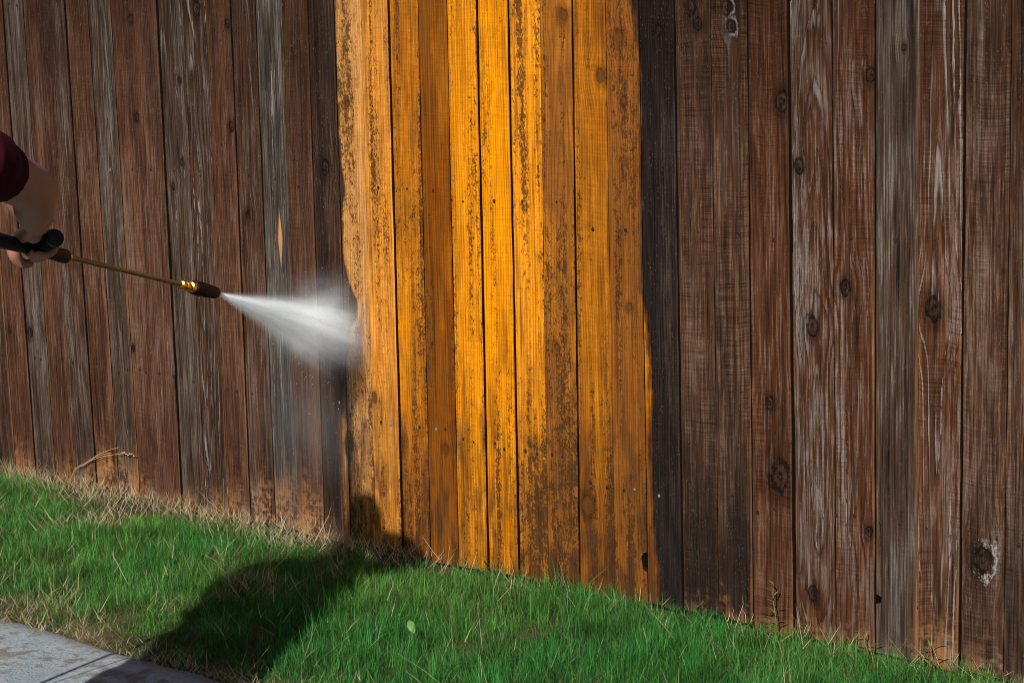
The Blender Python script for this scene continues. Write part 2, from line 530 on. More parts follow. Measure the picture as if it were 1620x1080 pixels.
# ------------------------------------------------------------------ fence
XB = [-6.5325, -6.4127, -6.2828, -6.161, -6.0338, -5.8994, -5.7685, -5.6468, -5.5232, -5.4025, -5.2767, -5.1507, -5.0338, -4.9074, -4.7866, -4.6604, -4.5342, -4.4131, -4.2897, -4.1651, -4.0404, -3.915, -3.7901, -3.6723, -3.5462, -3.4114, -3.2846, -3.1597, -3.0323, -2.9138, -2.7743, -2.64, -2.5188, -2.3906, -2.2647, -2.1413]
XT = [-6.5533, -6.4335, -6.3038, -6.1813, -6.0517, -5.9227, -5.7919, -5.6575, -5.5239, -5.397, -5.2661, -5.1427, -5.0113, -4.8914, -4.7622, -4.6387, -4.5152, -4.3922, -4.2698, -4.1442, -4.0205, -3.8998, -3.7794, -3.6556, -3.5338, -3.4132, -3.2905, -3.17, -3.0489, -2.9268, -2.796, -2.6619, -2.532, -2.4031, -2.2742, -2.1507]
ZTOP = 1.98
NAILS = [(-6.04, 1.241), (-5.841, 1.246), (-5.712, 1.24), (-5.585, 1.245), (-5.474, 1.247), (-5.356, 1.246), (-4.717, 1.21), (-4.591, 1.21), (-4.341, 1.22), (-4.218, 1.22), (-4.103, 1.218), (-3.976, 1.189), (-3.854, 1.194), (-3.743, 1.198), (-3.607, 1.201), (-3.472, 1.125), (-3.349, 1.129), (-3.206, 1.123), (-3.096, 1.136), (-2.955, 1.137), (-2.841, 1.125), (-2.706, 1.135), (-2.597, 1.144), (-2.468, 1.144), (-2.332, 1.152), (-2.172, 1.144), (-6.455, 0.48), (-6.383, 0.486), (-6.329, 0.483), (-6.247, 0.486), (-6.207, 0.484), (-6.118, 0.498), (-6.082, 0.498), (-6.0, 0.491), (-5.853, 0.499), (-5.811, 0.503), (-5.731, 0.477), (-5.675, 0.492), (-5.608, 0.498), (-5.572, 0.492), (-5.486, 0.498), (-5.408, 0.493), (-5.37, 0.495), (-5.308, 0.482), (-5.122, 0.473), (-5.072, 0.473), (-4.997, 0.47), (-4.945, 0.468), (-4.513, 0.448), (-4.483, 0.449), (-4.366, 0.44), (-4.323, 0.439), (-4.196, 0.442), (-4.123, 0.444), (-4.082, 0.449), (-4.004, 0.427), (-3.959, 0.422), (-3.877, 0.426), (-3.838, 0.412), (-3.753, 0.416), (-3.707, 0.414), (-3.644, 0.419), (-3.605, 0.416), (-3.498, 0.351), (-3.436, 0.343), (-3.369, 0.344), (-3.329, 0.352), (-3.239, 0.345), (-3.187, 0.356), (-3.13, 0.375), (-3.081, 0.376), (-2.981, 0.382), (-2.949, 0.375), (-2.898, 0.343), (-2.839, 0.361), (-2.711, 0.368), (-2.64, 0.373), (-2.583, 0.38), (-2.507, 0.371), (-2.447, 0.376), (-2.363, 0.377), (-2.314, 0.375), (-2.234, 0.379), (-2.166, 0.377), (-2.104, 0.37)]
KN = {-1: [(-6.393, 0.585, 0.0116)], 0: [(-6.342, 1.432, 0.017), (-6.266, 0.585, 0.0172)], 5: [(-5.549, 1.787, 0.0131), (-5.547, 1.433, 0.0132), (-5.638, 0.577, 0.0109)], 7: [(-5.301, 1.567, 0.0103), (-5.309, 1.278, 0.0104), (-5.364, 1.189, 0.0131)], 8: [(-5.191, 1.814, 0.0203)], 9: [(-5.032, 1.761, 0.0125), (-5.034, 1.408, 0.0151)], 10: [(-4.975, 1.103, 0.0152)], 13: [(-4.587, 1.278, 0.0218)], 14: [(-4.47, 1.488, 0.0095)], 15: [(-4.394, 0.521, 0.0145)], 16: [(-4.283, 0.377, 0.0192)], 17: [(-4.082, 0.384, 0.0118)], 21: [(-3.569, 1.754, 0.0172), (-3.616, 0.755, 0.0111)], 22: [(-3.435, 1.577, 0.017), (-3.507, 0.278, 0.0223)], 23: [(-3.364, 1.686, 0.0169), (-3.349, 1.507, 0.0085), (-3.341, 0.902, 0.0107)], 24: [(-3.22, 1.708, 0.0104)], 25: [(-3.113, 1.766, 0.0204), (-3.092, 1.72, 0.0163)], 26: [(-2.993, 1.763, 0.0181), (-2.979, 1.711, 0.0161)], 27: [(-2.816, 1.506, 0.0238), (-2.857, 0.664, 0.0164), (-2.826, 0.457, 0.0411)], 28: [(-2.76, 1.332, 0.0179), (-2.718, 0.893, 0.02), (-2.715, 0.137, 0.0164)], 29: [(-2.542, 1.577, 0.0173), (-2.615, 1.009, 0.0177), (-2.54, 0.341, 0.0139)], 30: [(-2.447, 1.647, 0.0076)], 31: [(-2.351, 0.97, 0.0286)], 32: [(-2.204, 0.316, 0.0268)]}

RED = (0.088, 0.037, 0.021); RED2 = (0.070, 0.031, 0.018); BRN = (0.070, 0.032, 0.018); DRK = (0.021, 0.0130, 0.011); DKR = (0.046, 0.023, 0.015)
GRB = (0.080, 0.046, 0.031); GRY = (0.082, 0.060, 0.047); WRM = (0.094, 0.036, 0.017)
# tint, grey, cathedral(cx, cz, slope), ring frequency, ring contrast, saw, flake, dirt, edge_left, edge_right, tone, mildew, tan
PL = {
 -2: (BRN, .36, (.09, .5, .00), 110, .35, .2, .1, .40, .2, .6, .4, .3, 0),
 -1: (RED, .10, (.10, .5, .01), 100, .25, .2, .1, .15, .2, .2, .4, .3, 0),
  0: (GRB, .52, (.06, .2, .02), 120, .45, .1, .25, .22, .1, .2, .4, .3, 0),
  1: (RED, .10, (-.10, .5, .0), 130, .25, .2, .30, .12, .1, .1, .4, .3, 0),
  2: (RED2, .38, (.05, 1.6, .045), 110, .45, .2, .22, .20, .2, .2, .4, .3, 0),
  3: (RED, .06, (.12, .5, .0), 120, .20, .3, .05, .08, .1, .6, .4, .3, 0),
  4: (GRB, .36, (.01, .9, .05), 150, .65, .2, .28, .12, .1, .7, .4, .3, 0),
  5: (RED, .05, (.12, .5, .0), 120, .18, .3, .05, .06, .3, .1, .4, .3, 0),
  6: (RED, .16, (-.02, 1.2, .01), 120, .30, .2, .52, .10, .1, .1, .4, .3, 0),
  7: (GRB, .46, (-.05, .4, .03), 120, .50, .1, .50, .20, .1, .2, .4, .3, 0),
  8: (BRN, .38, (-.025, .9, .055), 70, .80, .1, .48, .15, .1, .5, .4, .3, 0),
  9: (RED, .04, (.12, .5, .0), 120, .20, .3, .08, .08, .1, .3, .4, .3, 0),
 10: (RED2, .14, (.01, 1.0, .04), 110, .45, .2, .34, .10, .1, .2, .4, .3, 0),
 11: (GRY, .58, (.00, 1.0, .014), 105, .95, .0, .45, .28, .1, .2, .4, .3, 0),
 12: (RED2, .04, (.12, .5, .0), 120, .20, .3, .05, .15, .1, .5, .4, .3, 0),
 13: (DKR, .04, (.00, 1.2, .05), 90, .45, .3, .03, .34, .1, .4, .6, .3, 0.80),
 14: (DKR, .04, (.08, 1.2, .01), 110, .25, .2, .03, .2, .1, .2, 0.40, 0.62, 0.95),
 15: (DKR, .04, (.07, 1.2, .01), 90, .40, .2, .03, .2, .1, .2, 0.20, 0.46, 0.40),
 16: (DKR, .04, (.12, .6, .0), 90, .20, .3, .03, .2, .1, .2, 0.46, 0.60, .05),
 17: (DKR, .04, (-.11, .6, .0), 100, .25, .4, .03, .2, .1, .2, 0.80, .35, .0),
 18: (DKR, .04, (-.10, .8, .015), 95, .55, .1, .03, .2, .1, .2, 0.00, .42, .05),
 19: (DKR, .04, (.11, .8, .01), 100, .70, .1, .03, .2, .1, .2, 0.04, .34, .0),
 20: (DKR, .04, (-.02, .4, .02), 90, .55, .1, .03, .2, .1, .2, 0.12, .55, .12),
 21: (DKR, .04, (.02, .7, .05), 110, .55, .2, .03, .2, .1, .2, 0.74, 0.62, .15),
 22: (DKR, .04, (-.09, .8, .01), 110, .45, .2, .03, .2, .1, .2, 0.56, 0.50, .05),
 23: (DKR, .04, (.06, .8, .03), 120, .40, .2, .03, .2, .1, .2, 0.92, 0.66, .1),
 24: (DRK, .03, (.10, .5, .0), 120, .25, .3, .00, .42, .0, .1, .7, .3, 0),
 25: (BRN, .04, (.02, .7, .01), 100, .35, .9, .26, .24, .1, .1, .4, .3, 0),
 26: (BRN, .08, (.00, .9, .01), 90, .35, 1.0, .30, .26, .1, .6, .4, .3, 0),
 27: (WRM, .06, (-.04, 1.0, .06), 80, .30, .7, .10, .10, .1, .5, .4, .3, 0),
 28: (WRM, .40, (.01, .62, .07), 75, .75, .2, .42, .10, .5, .2, .4, .3, 0),
 29: (WRM, .40, (.02, .3, .012), 60, .85, .5, .34, .10, .2, .8, .4, .3, 0),
 30: (GRB, .56, (-.10, .5, .0), 120, .35, .2, .16, .14, .3, 1., .4, .3, 0),
 31: (WRM, .14, (-.005, .97, .035), 62, .80, .7, .55, .12, 1., .5, .4, .3, 0),
 32: (BRN, .10, (.10, .6, .0), 110, .25, .7, .16, .24, .1, .1, .4, .3, 0),
 33: (BRN, .10, (.03, .6, .02), 90, .45, .6, .22, .26, .4, .1, .4, .3, 0),
}
SPLIT = {11: (0.016, 1.03, 0.011)}
GAP = {3: .005, 4: .004, 7: .004, 18: .0035, 20: .006, 22: .0065, 24: .003, 28: .008, 32: .003, 11: .003, 14: .003}
NOTCH = {23: ('R', 0.135, 0.021, 0.030), 30: ('L', 0.155, 0.017, 0.013)}

def plank_mesh(wb, wt, zb, zt, notch, seed):
    """cross-section loft; local x across, y depth (front = -), z up"""
    r = random.Random(seed)
    T = 0.017; bv = 0.0014
    zs = [zb + (zt - zb) * i / 26 for i in range(27)]
    if notch:
        side, nzc, nr, nrz = notch
        zs = [z for z in zs if abs(z - nzc) > nrz + 0.012] + [nzc + nrz * cos(a) for a in np.linspace(0, pi, 9)]
        zs = sorted(zs)
    vs = []; fs = []
    cup = r.uniform(-0.0018, 0.0018)
    for i, z in enumerate(zs):
        t = (z - zb) / (zt - zb)
        w = (wb + (wt - wb) * z / ZTOP) * 0.5
        l = -w + r.uniform(-.0011, .0011); rr = w + r.uniform(-.0011, .0011)
        if notch and abs(z - nzc) < nrz:
            dd = nr * sqrt(max(0, 1 - ((z - nzc) / nrz) ** 2)) * (1 + 0.12 * sin(z * 400))
            if side == 'R': rr = w - dd
            else: l = -w + dd
        dz = r.uniform(-.004, .004) if i == 0 else 0.0
        dz2 = r.uniform(-.004, .004) if i == 0 else 0.0
        m1 = l + (rr - l) * .33; m2 = l + (rr - l) * .67
        y0 = -T
        vs += [(l, 0, z), (l, y0 + bv, z + dz), (l + bv, y0, z + dz), (m1, y0 + cup, z + dz), (m2, y0 + cup, z + dz2), (rr - bv, y0, z + dz2), (rr, y0 + bv, z + dz2), (rr, 0, z)]
    n = 8
    for i in range(len(zs) - 1):
        for j in range(n):
            a = i * n + j; b = i * n + (j + 1) % n
            fs.append((a, b, b + n, a + n))
    fs.append(tuple(range(n - 1, -1, -1)))
    fs.append(tuple(range((len(zs) - 1) * n, len(zs) * n)))
    me = fix_normals(pydata('plank', vs, fs))
    me.materials.append(WOOD); me.materials.append(SIDE)
    for p in me.polygons:
        if abs(p.normal.x) > 0.9 or p.normal.y > 0.9 or abs(p.normal.z) > 0.7: p.material_index = 1
    return me

def make_nail_mesh():
    vs = []; fs = []
    rr = [(0.0042, 0.0004), (0.0038, -0.0008), (0.0020, -0.0013)]
    for r_, y in rr:
        for k in range(8):
            a = 2 * pi * k / 8
            vs.append((r_ * cos(a), y, r_ * 1.15 * sin(a)))
    for i in range(2):
        for k in range(8):
            fs.append((i * 8 + k, i * 8 + (k + 1) % 8, i * 8 + 8 + (k + 1) % 8, i * 8 + 8 + k))
    fs.append(tuple(range(16, 24)))
    return fix_normals(pydata('nail', vs, fs))

def make_fence():
    root = empty('wooden_fence', (-4.3, 0.0, 0.0))
    tag(root, 'tall brown plank fence with a band of planks washed to bright amber', 'fence')
    nail_dark = make_nail_mesh(); nail_dark.materials.append(RUST)
    nail_lite = nail_dark.copy(); nail_lite.materials.clear(); nail_lite.materials.append(STEEL)
    rr = random.Random(5)
    bounds = {}
    for i in range(36): bounds[i - 2] = (XB[i], XT[i])
    for k in range(-3, -18, -1):
        w = 0.125 + rr.uniform(-.003, .004); bounds[k] = (bounds[k + 1][0] - w, bounds[k + 1][1] - w)
    for k in range(34, 48):
        w = 0.126 + rr.uniform(-.003, .004); bounds[k] = (bounds[k - 1][0] + w, bounds[k - 1][1] + w)
    src_out = [0, 1, 3, 4, 5, 7, 9, 10, 27, 28, 29, 30, 31, 32]
    for k in range(-17, 47):
        r = random.Random(100 + k)
        b0, t0 = bounds[k]; b1, t1 = bounds[k + 1]
        gl = GAP.get(k, 0.0030) * 0.68; gr = GAP.get(k + 1, 0.0030) * 0.68
        b0 += gl; t0 += gl; b1 -= gr; t1 -= gr
        wb = b1 - b0; wt = t1 - t0
        cb = (b0 + b1) / 2; ct = (t0 + t1) / 2
        zb = r.uniform(-0.006, 0.008)
        if k in (25, 26): zb = 0.012
        me = plank_mesh(wb, wt, zb, ZTOP + r.uniform(-.006, .006), NOTCH.get(k), k)
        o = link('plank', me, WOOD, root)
        yo = r.uniform(-0.006, 0.003)
        if abs(cb + 3.53) < 0.1: yo = 0
        o.location = (cb + 4.3, yo, 0)
        tilt = math.atan2(ct - cb, ZTOP)
        o.rotation_euler = (0, tilt, r.uniform(-0.02, 0.02))
        row = PL.get(k) or PL[r.choice(src_out)]
        (tint, grey, cath, fr, rc, saw, flake, dirt, el, er, tone, mild, tn) = row
        j = 1 + r.uniform(-.08, .08)
        o['tint'] = [tint[0] * j, tint[1] * j, tint[2] * j]
        o['grey'] = float(grey); o['cathedral'] = [float(v) for v in cath]; o['ring_freq'] = float(fr); o['ring_contrast'] = float(rc)
        o['saw'] = float(saw); o['flake'] = float(flake); o['dirt'] = float(dirt); o['edge_left'] = float(el); o['edge_right'] = float(er)
        o['tone'] = float(tone); o['mildew'] = float(mild); o['tan'] = float(tn)
        o['seed'] = float(k + 20) * 1.0; o['half_width'] = wb / 2
        o['foot'] = {-2: .3, -1: .5, 0: .35, 1: .45, 2: .6, 3: .85, 4: .9, 5: .5, 6: .2, 7: .4, 8: .55, 9: .6, 10: .95, 11: 1.0, 12: .9, 13: .35, 24: .15, 25: .25, 26: .2, 31: .6, 32: .5}.get(k, .3)
        o['damp_vignette'] = {24: .6, 25: .95, 26: .9, 13: .35, 11: .3, 12: .15, 32: .3, 33: .6, 2: .35, 8: .3}.get(k, 0.08)  # damp boards; right-end values also paint in a vignette's dark lower corner
        o['bleach'] = {24: .12, 25: .40, 26: .60, 27: .7, 28: 1.0, 29: .95, 30: .8, 31: .85, 32: .6, 33: .5}.get(k, .46 if k < 12 else .2)
        o['knot_white'] = 1.0 if k in (32,) else (0.5 if k in (26, 0) else 0.0)
        sp = SPLIT.get(k, (0.0, -50.0, 0.01)); o['split'] = [float(v) for v in sp]
        ks = KN.get(k, [])
        for q in range(3):
            if q < len(ks):
                kx, kz, kr = ks[q]
                xc = cb + (ct - cb) * kz / ZTOP
                o['knot%d' % (q + 1)] = [kx - xc, kz, kr]
            else:
                o['knot%d' % (q + 1)] = [0.0, -60.0, 0.01]
        if 14 <= k <= 23: o['label'] = 'plank washed back to bright amber wood'
        elif k == 24: o['label'] = 'near-black wet plank beside the amber planks'
        elif k == 27: o['label'] = 'smooth red-brown plank with two large dark knots'
        elif k == 11: o['label'] = 'grey ridged plank with a raw split in it'
        # nails
        mine = [(nx - (cb + (ct - cb) * nzz / ZTOP), nzz) for nx, nzz in NAILS if b0 + (t0 - b0) * nzz / ZTOP < nx < b1 + (t1 - b1) * nzz / ZTOP]
        zu, zl_ = (1.24, 0.49) if cb < -3.53 else (1.135, 0.365)
        if not any(abs(m[1] - zu) < 0.1 for m in mine): mine.append((r.uniform(-.01, .01), zu + r.uniform(-.01, .01)))
        if not any(abs(m[1] - zl_) < 0.1 for m in mine):
            mine += [(-.025 + r.uniform(-.008, .008), zl_ + r.uniform(-.01, .01)), (.025 + r.uniform(-.008, .008), zl_ + r.uniform(-.01, .01))]
        mine += [(-.025, 1.86 + r.uniform(-.01, .01)), (.025, 1.86 + r.uniform(-.01, .01))]
        for nx, nzz in mine:
            nl = link('nail', nail_lite if r.random() < 0.05 else nail_dark, None, o)
            nl.location = (nx, -0.0172, nzz)
            s = r.uniform(0.95, 1.35); nl.scale = (s, 1, s * r.uniform(1, 1.3))
    # rails and posts behind
    def box(name, x0, x1, y0, y1, z0, z1):
        vs = [(x + 4.3, y, z) for z in (z0, z1) for y in (y0, y1) for x in (x0, x1)]
        fs = [(0, 1, 3, 2), (4, 6, 7, 5), (0, 4, 5, 1), (2, 3, 7, 6), (0, 2, 6, 4), (1, 5, 7, 3)]
        link(name, fix_normals(pydata(name, vs, fs)), RAILW, root)
    for z in (1.24, 0.49, 1.86):
        box('rail', -8.35, -3.54, 0.005, 0.043, z - .045, z + .045)
    for z in (1.135, 0.365, 1.82):
        box('rail', -3.52, -0.45, 0.005, 0.043, z - .045, z + .045)
    for x in (-8.2, -5.87, -3.53, -1.2):
        box('post', x - .045, x + .045, 0.046, 0.136, -0.3, 1.9)
    return root
make_fence()

# ------------------------------------------------------------------ grass
def blades(n, xs, ys, hts, wid, lean, az, cols_root, cols_tip, name, mat, label, cat, nseg=3, droop=0.5, zbase=None):
    """each blade: nseg quads tapering to a tip triangle"""
    z0 = ground_z(xs, ys) if zbase is None else zbase
    dirx, diry = np.cos(az), np.sin(az)
    px, py = -diry, dirx
    tw = RNG.uniform(-0.9, 0.9, n)
    sx = px * np.cos(tw) + dirx * np.sin(tw); sy_ = py * np.cos(tw) + diry * np.sin(tw)
    vs = np.zeros((n, 2 * nseg + 1, 3), dtype=np.float32)
    cl = np.zeros((n, 2 * nseg + 1, 4), dtype=np.float32); cl[..., 3] = 1
    X_ = np.array(xs, dtype=float); Y_ = np.array(ys, dtype=float); Z_ = np.array(z0, dtype=float) - 0.004
    step = hts / nseg
    ang = lean.copy() * 0.6
    for s in range(nseg + 1):
        w = wid * (1 - (s / nseg) ** 1.6) * 0.5
        t = s / nseg
        c = cols_root * (1 - t) + cols_tip * t
        if s < nseg:
            vs[:, 2 * s, 0] = X_ - sx * w; vs[:, 2 * s, 1] = Y_ - sy_ * w; vs[:, 2 * s, 2] = Z_
            vs[:, 2 * s + 1, 0] = X_ + sx * w; vs[:, 2 * s + 1, 1] = Y_ + sy_ * w; vs[:, 2 * s + 1, 2] = Z_
            cl[:, 2 * s, :3] = c; cl[:, 2 * s + 1, :3] = c
        else:
            vs[:, 2 * s, 0] = X_; vs[:, 2 * s, 1] = Y_; vs[:, 2 * s, 2] = Z_
            cl[:, 2 * s, :3] = c
        X_ = X_ + np.sin(ang) * dirx * step; Y_ = Y_ + np.sin(ang) * diry * step; Z_ = Z_ + np.cos(ang) * step
        ang = ang + lean * droop + RNG.normal(0, 0.06, n)
    # keep off the fence face
    vs[..., 1] = np.where((vs[..., 1] > -0.024) & (vs[..., 2] > -0.004), -0.024 - (vs[..., 1] + 0.024) * 0.3, vs[..., 1])
    nv = 2 * nseg + 1
    base = (np.arange(n) * nv)[:, None]
    tri = []
    for s in range(nseg - 1):
        a = 2 * s
        tri += [[a, a + 1, a + 3], [a, a + 3, a + 2]]
    a = 2 * (nseg - 1); tri += [[a, a + 1, a + 2]]
    tri = np.array(tri).reshape(-1)
    F = (base + tri[None, :]).ravel()
    me = mesh_np(name, vs.reshape(-1, 3), F, np.full(len(F) // 3, 3))
    at = me.attributes.new('col', 'FLOAT_COLOR', 'POINT')
    at.data.foreach_set('color', cl.reshape(-1))
    o = link(name, me, mat)
    tag(o, label, cat, kind='stuff')
    return o

def thatch(x, y):
    """0..1, how dry the turf is here"""
    nearf = np.exp(-((y + 0.02) / 0.13) ** 2) * np.clip((-3.9 - x) / 0.6, 0.18, 1)
    neare = np.exp(-((y - WALK_Y) / 0.05) ** 2)
    p = np.clip((F_T(x, y) - 0.10) * 2.4, 0, 1) * np.clip((-4.0 - x) / 0.9, 0.04, 0.60)
    return np.clip(nearf * 0.95 + neare * 0.85 + p, 0, 1)

def make_grass():
    nt = 11500
    tx = RNG.uniform(-8.4, -1.1, nt * 2); ty = RNG.uniform(WALK_Y + 0.005, -0.02, nt * 2)
    keep = RNG.random(nt * 2) < np.clip(0.72 + 1.1 * F_D(tx, ty) - 0.62 * thatch(tx, ty), 0.06, 1)
    tx = tx[keep]; ty = ty[keep]
    per = 20
    n = len(tx) * per
    cx = np.repeat(tx, per); cy = np.repeat(ty, per)
    taz = np.repeat(RNG.uniform(0, 2 * pi, len(tx)), per)
    th = np.repeat(RNG.uniform(0.5, 1.45, len(tx)), per)
    xs = cx + RNG.normal(0, 0.014, n); ys = cy + RNG.normal(0, 0.014, n)
    ys = np.minimum(ys, -0.022)
    th_ = thatch(xs, ys)
    lush = np.clip((xs + 4.6) / 1.4, 0, 1)
    edge = np.clip((ys - WALK_Y) / 0.25, 0.35, 1)
    h = (0.042 + 0.020 * lush) * th * RNG.uniform(0.45, 1.5, n) * edge * (1 - 0.35 * th_) * (1 + 0.35 * F_C(xs, ys)) * (1 + 0.7 * F_K(xs, ys)) * (1 - 0.3 * np.clip((ys + 0.16) / 0.14, 0, 1) * lush)
    lean = np.abs(RNG.normal(0.5, 0.5, n))
    az = taz + RNG.normal(0, 0.8, n)
    wid = RNG.uniform(0.0010, 0.0022, n)
    g = RNG.random(n)[:, None]; yv = np.clip(RNG.normal(0.14, 0.22, n) + 0.25 * (1 - lush) + 0.3 * th_ + 0.75 * F_C(xs * 1.7, ys * 1.7), 0, 1)[:, None]
    g1 = np.array([0.006, 0.100, 0.022]); g2 = np.array([0.040, 0.330, 0.060]); yl = np.array([0.26, 0.42, 0.07])
    ct = g1 * (1 - g) + g2 * g
    ct = ct * (1 - yv * 0.5) + yl * yv * 0.5
    ct = ct * np.clip(np.exp(RNG.normal(-0.08, 0.52, n) + 0.8 * F_M(xs + 3, ys) + 0.5 * F_K(ys, xs)), 0.25, 2.2)[:, None]
    ct = np.clip(ct, 0, 0.62)
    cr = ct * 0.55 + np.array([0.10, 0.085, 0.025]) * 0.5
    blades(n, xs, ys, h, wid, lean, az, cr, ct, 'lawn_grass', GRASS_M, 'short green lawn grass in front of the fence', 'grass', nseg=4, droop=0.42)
    # dry straw
    m = 105000
    xs = RNG.uniform(-8.4, -1.1, m); ys = RNG.uniform(WALK_Y - 0.03, -0.022, m)
    keep = RNG.random(m) < np.clip(thatch(xs, ys) * 1.0 + 0.02, 0, 1)
    xs = xs[keep]; ys = ys[keep]; m = len(xs)
    h = RNG.uniform(0.02, 0.085, m) * (1 + (RNG.random(m) < 0.10) * 1.0)
    h = np.where(ys < WALK_Y + 0.05, h * 0.5, h)
    lean = RNG.uniform(1.15, 1.7, m)
    g = RNG.random(m)[:, None]
    ct = np.array([0.36, 0.26, 0.13]) * (1 - g) + np.array([0.80, 0.68, 0.43]) * g
    z = ground_z(xs, ys) + RNG.uniform(0.004, 0.046, m)
    z = np.where(ys < WALK_Y + 0.01, np.maximum(z, -0.006), z)
    blades(m, xs, ys, h, RNG.uniform(0.0009, 0.0020, m), lean, RNG.uniform(0, 2 * pi, m), ct * 0.8, ct, 'dry_straw', STRAW_M,
           'tan dry straw lying in the lawn and along the fence foot', 'straw', droop=0.02, zbase=z)
    # sparse turf on the near side of the sidewalk, outside the picture
    k = 9000
    xs = RNG.uniform(-7, 0.5, k); ys = RNG.uniform(-4.4, -2.72, k)
    g = RNG.random(k)[:, None]; ct = g1 * (1 - g) + g2 * g
    blades(k, xs, ys, RNG.uniform(.04, .08, k), np.full(k, .006), np.abs(RNG.normal(.4, .3, k)), RNG.uniform(0, 6.28, k), ct * .6, ct,
           'verge_grass', GRASS_M, 'thin grass on the roadside verge before the sidewalk', 'grass', nseg=2)
make_grass()

# ------------------------------------------------------------------ tubes and solids
class Solid:
    def __init__(self): self.v = []; self.f = []
    def tube(self, pts, rad, seg=14, sub=5, squash=None, cap=True):
        P = [Vector(p) for p in pts]; R = list(rad)
        Q = []; RR = []
        for i in range(len(P) - 1):
            p0 = P[max(i - 1, 0)]; p1 = P[i]; p2 = P[i + 1]; p3 = P[min(i + 2, len(P) - 1)]
            for s in range(sub):
                t = s / sub
                q = 0.5 * ((2 * p1) + (p2 - p0) * t + (2 * p0 - 5 * p1 + 4 * p2 - p3) * t * t + (3 * p1 - p0 - 3 * p2 + p3) * t ** 3)
                Q.append(q); tt = t * t * (3 - 2 * t); RR.append(R[i] * (1 - tt) + R[i + 1] * tt)
        Q.append(P[-1]); RR.append(R[-1])
        if cap:
            d0 = (Q[0] - Q[1]).normalized(); d1 = (Q[-1] - Q[-2]).normalized()
            pre = [(Q[0] + d0 * RR[0] * sin(a), RR[0] * cos(a)) for a in (1.45, 1.1, 0.65, 0.3)]
            post = [(Q[-1] + d1 * RR[-1] * sin(a), RR[-1] * cos(a)) for a in (0.3, 0.65, 1.1, 1.45)]
            Q = [a for a, b in pre] + Q + [a for a, b in post]; RR = [b for a, b in pre] + RR + [b for a, b in post]
        base = len(self.v)
        up = None
        for i, q in enumerate(Q):
            d = (Q[min(i + 1, len(Q) - 1)] - Q[max(i - 1, 0)]).normalized()
            if up is None:
                up = d.orthogonal().normalized()
            up = (up - d * up.dot(d)).normalized()
            sd_ = d.cross(up)
            for k in range(seg):
                a = 2 * pi * k / seg
                o = (up * cos(a) + sd_ * sin(a)) * RR[i]
                if squash:
                    ax, fa = squash
                    o = o - ax * o.dot(ax) * (1 - fa)
                self.v.append(q + o)
        n = len(Q)
        for i in range(n - 1):
            for k in range(seg):
                a = base + i * seg + k; b = base + i * seg + (k + 1) % seg
                self.f.append((a, b, b + seg, a + seg))
        self.f.append(tuple(base + k for k in range(seg - 1, -1, -1)))
        self.f.append(tuple(base + (n - 1) * seg + k for k in range(seg)))
    def ellipsoid(self, c, r, axes=None, nu=20, nv=12):
        c = Vector(c); ax = axes or (Vector((1, 0, 0)), Vector((0, 1, 0)), Vector((0, 0, 1)))
        base = len(self.v)
        for j in range(1, nv):
            th = pi * j / nv
            for i in range(nu):
                ph = 2 * pi * i / nu
                self.v.append(c + ax[0] * r[0] * sin(th) * cos(ph) + ax[1] * r[1] * sin(th) * sin(ph) + ax[2] * r[2] * cos(th))
        for j in range(nv - 2):
            for i in range(nu):
                a = base + j * nu + i; b = base + j * nu + (i + 1) % nu
                self.f.append((a, a + nu, b + nu, b))
        self.f.append(tuple(base + i for i in range(nu)))
        self.f.append(tuple(base + (nv - 2) * nu + i for i in range(nu - 1, -1, -1)))
    def build(self, name, mat, parent=None, off=(0, 0, 0), voxel=None, smooth=6):
        off = Vector(off)
        me = fix_normals(pydata(name, [v - off for v in self.v], self.f, True))
        if voxel:
            tmp = bpy.data.objects.new('tmp', me); COL.objects.link(tmp)
            md = tmp.modifiers.new('r', 'REMESH'); md.mode = 'VOXEL'; md.voxel_size = voxel; md.use_smooth_shade = True
            if smooth:
                ms = tmp.modifiers.new('s', 'SMOOTH'); ms.factor = 0.5; ms.iterations = smooth
            dg = bpy.context.evaluated_depsgraph_get()
            m2 = bpy.data.meshes.new_from_object(tmp.evaluated_get(dg))
            bpy.data.objects.remove(tmp); bpy.data.meshes.remove(me)
            m2.name = name; me = m2
            me.polygons.foreach_set('use_smooth', np.ones(len(me.polygons), dtype=bool))
        return link(name, me, mat, parent)

def lathe(name, prof, mat, parent, seg=28, flutes=0, depth=0.0, smooth=True, z0=0.0):
    vs = []; fs = []
    for z, r in prof:
        for k in range(seg):
            a = 2 * pi * k / seg
            rr = r * (1 - (depth if flutes and (k * flutes * 2 // seg) % 2 else 0))
            vs.append((rr * cos(a), rr * sin(a), z))
    for i in range(len(prof) - 1):
        for k in range(seg):
            a = i * seg + k; b = i * seg + (k + 1) % seg
            fs.append((a, b, b + seg, a + seg))
    fs.append(tuple(range(seg - 1, -1, -1))); fs.append(tuple((len(prof) - 1) * seg + k for k in range(seg)))
    me = fix_normals(pydata(name, vs, fs, smooth))
    if smooth:
        me.set_sharp_from_angle(angle=radians(38))
    return link(name, me, mat, parent)

# ------------------------------------------------------------------ pressure washer lance
E0 = Vector((-3.979, -1.55, 1.177)); TIP = Vector((-4.224, -0.84, 0.982))
LD = (TIP - E0).normalized()
A0 = E0 - LD * 0.150
STUB = (RIGHT * 0.62 - FWD * 0.72 + Vector((0, 0, 0.16))).normalized()

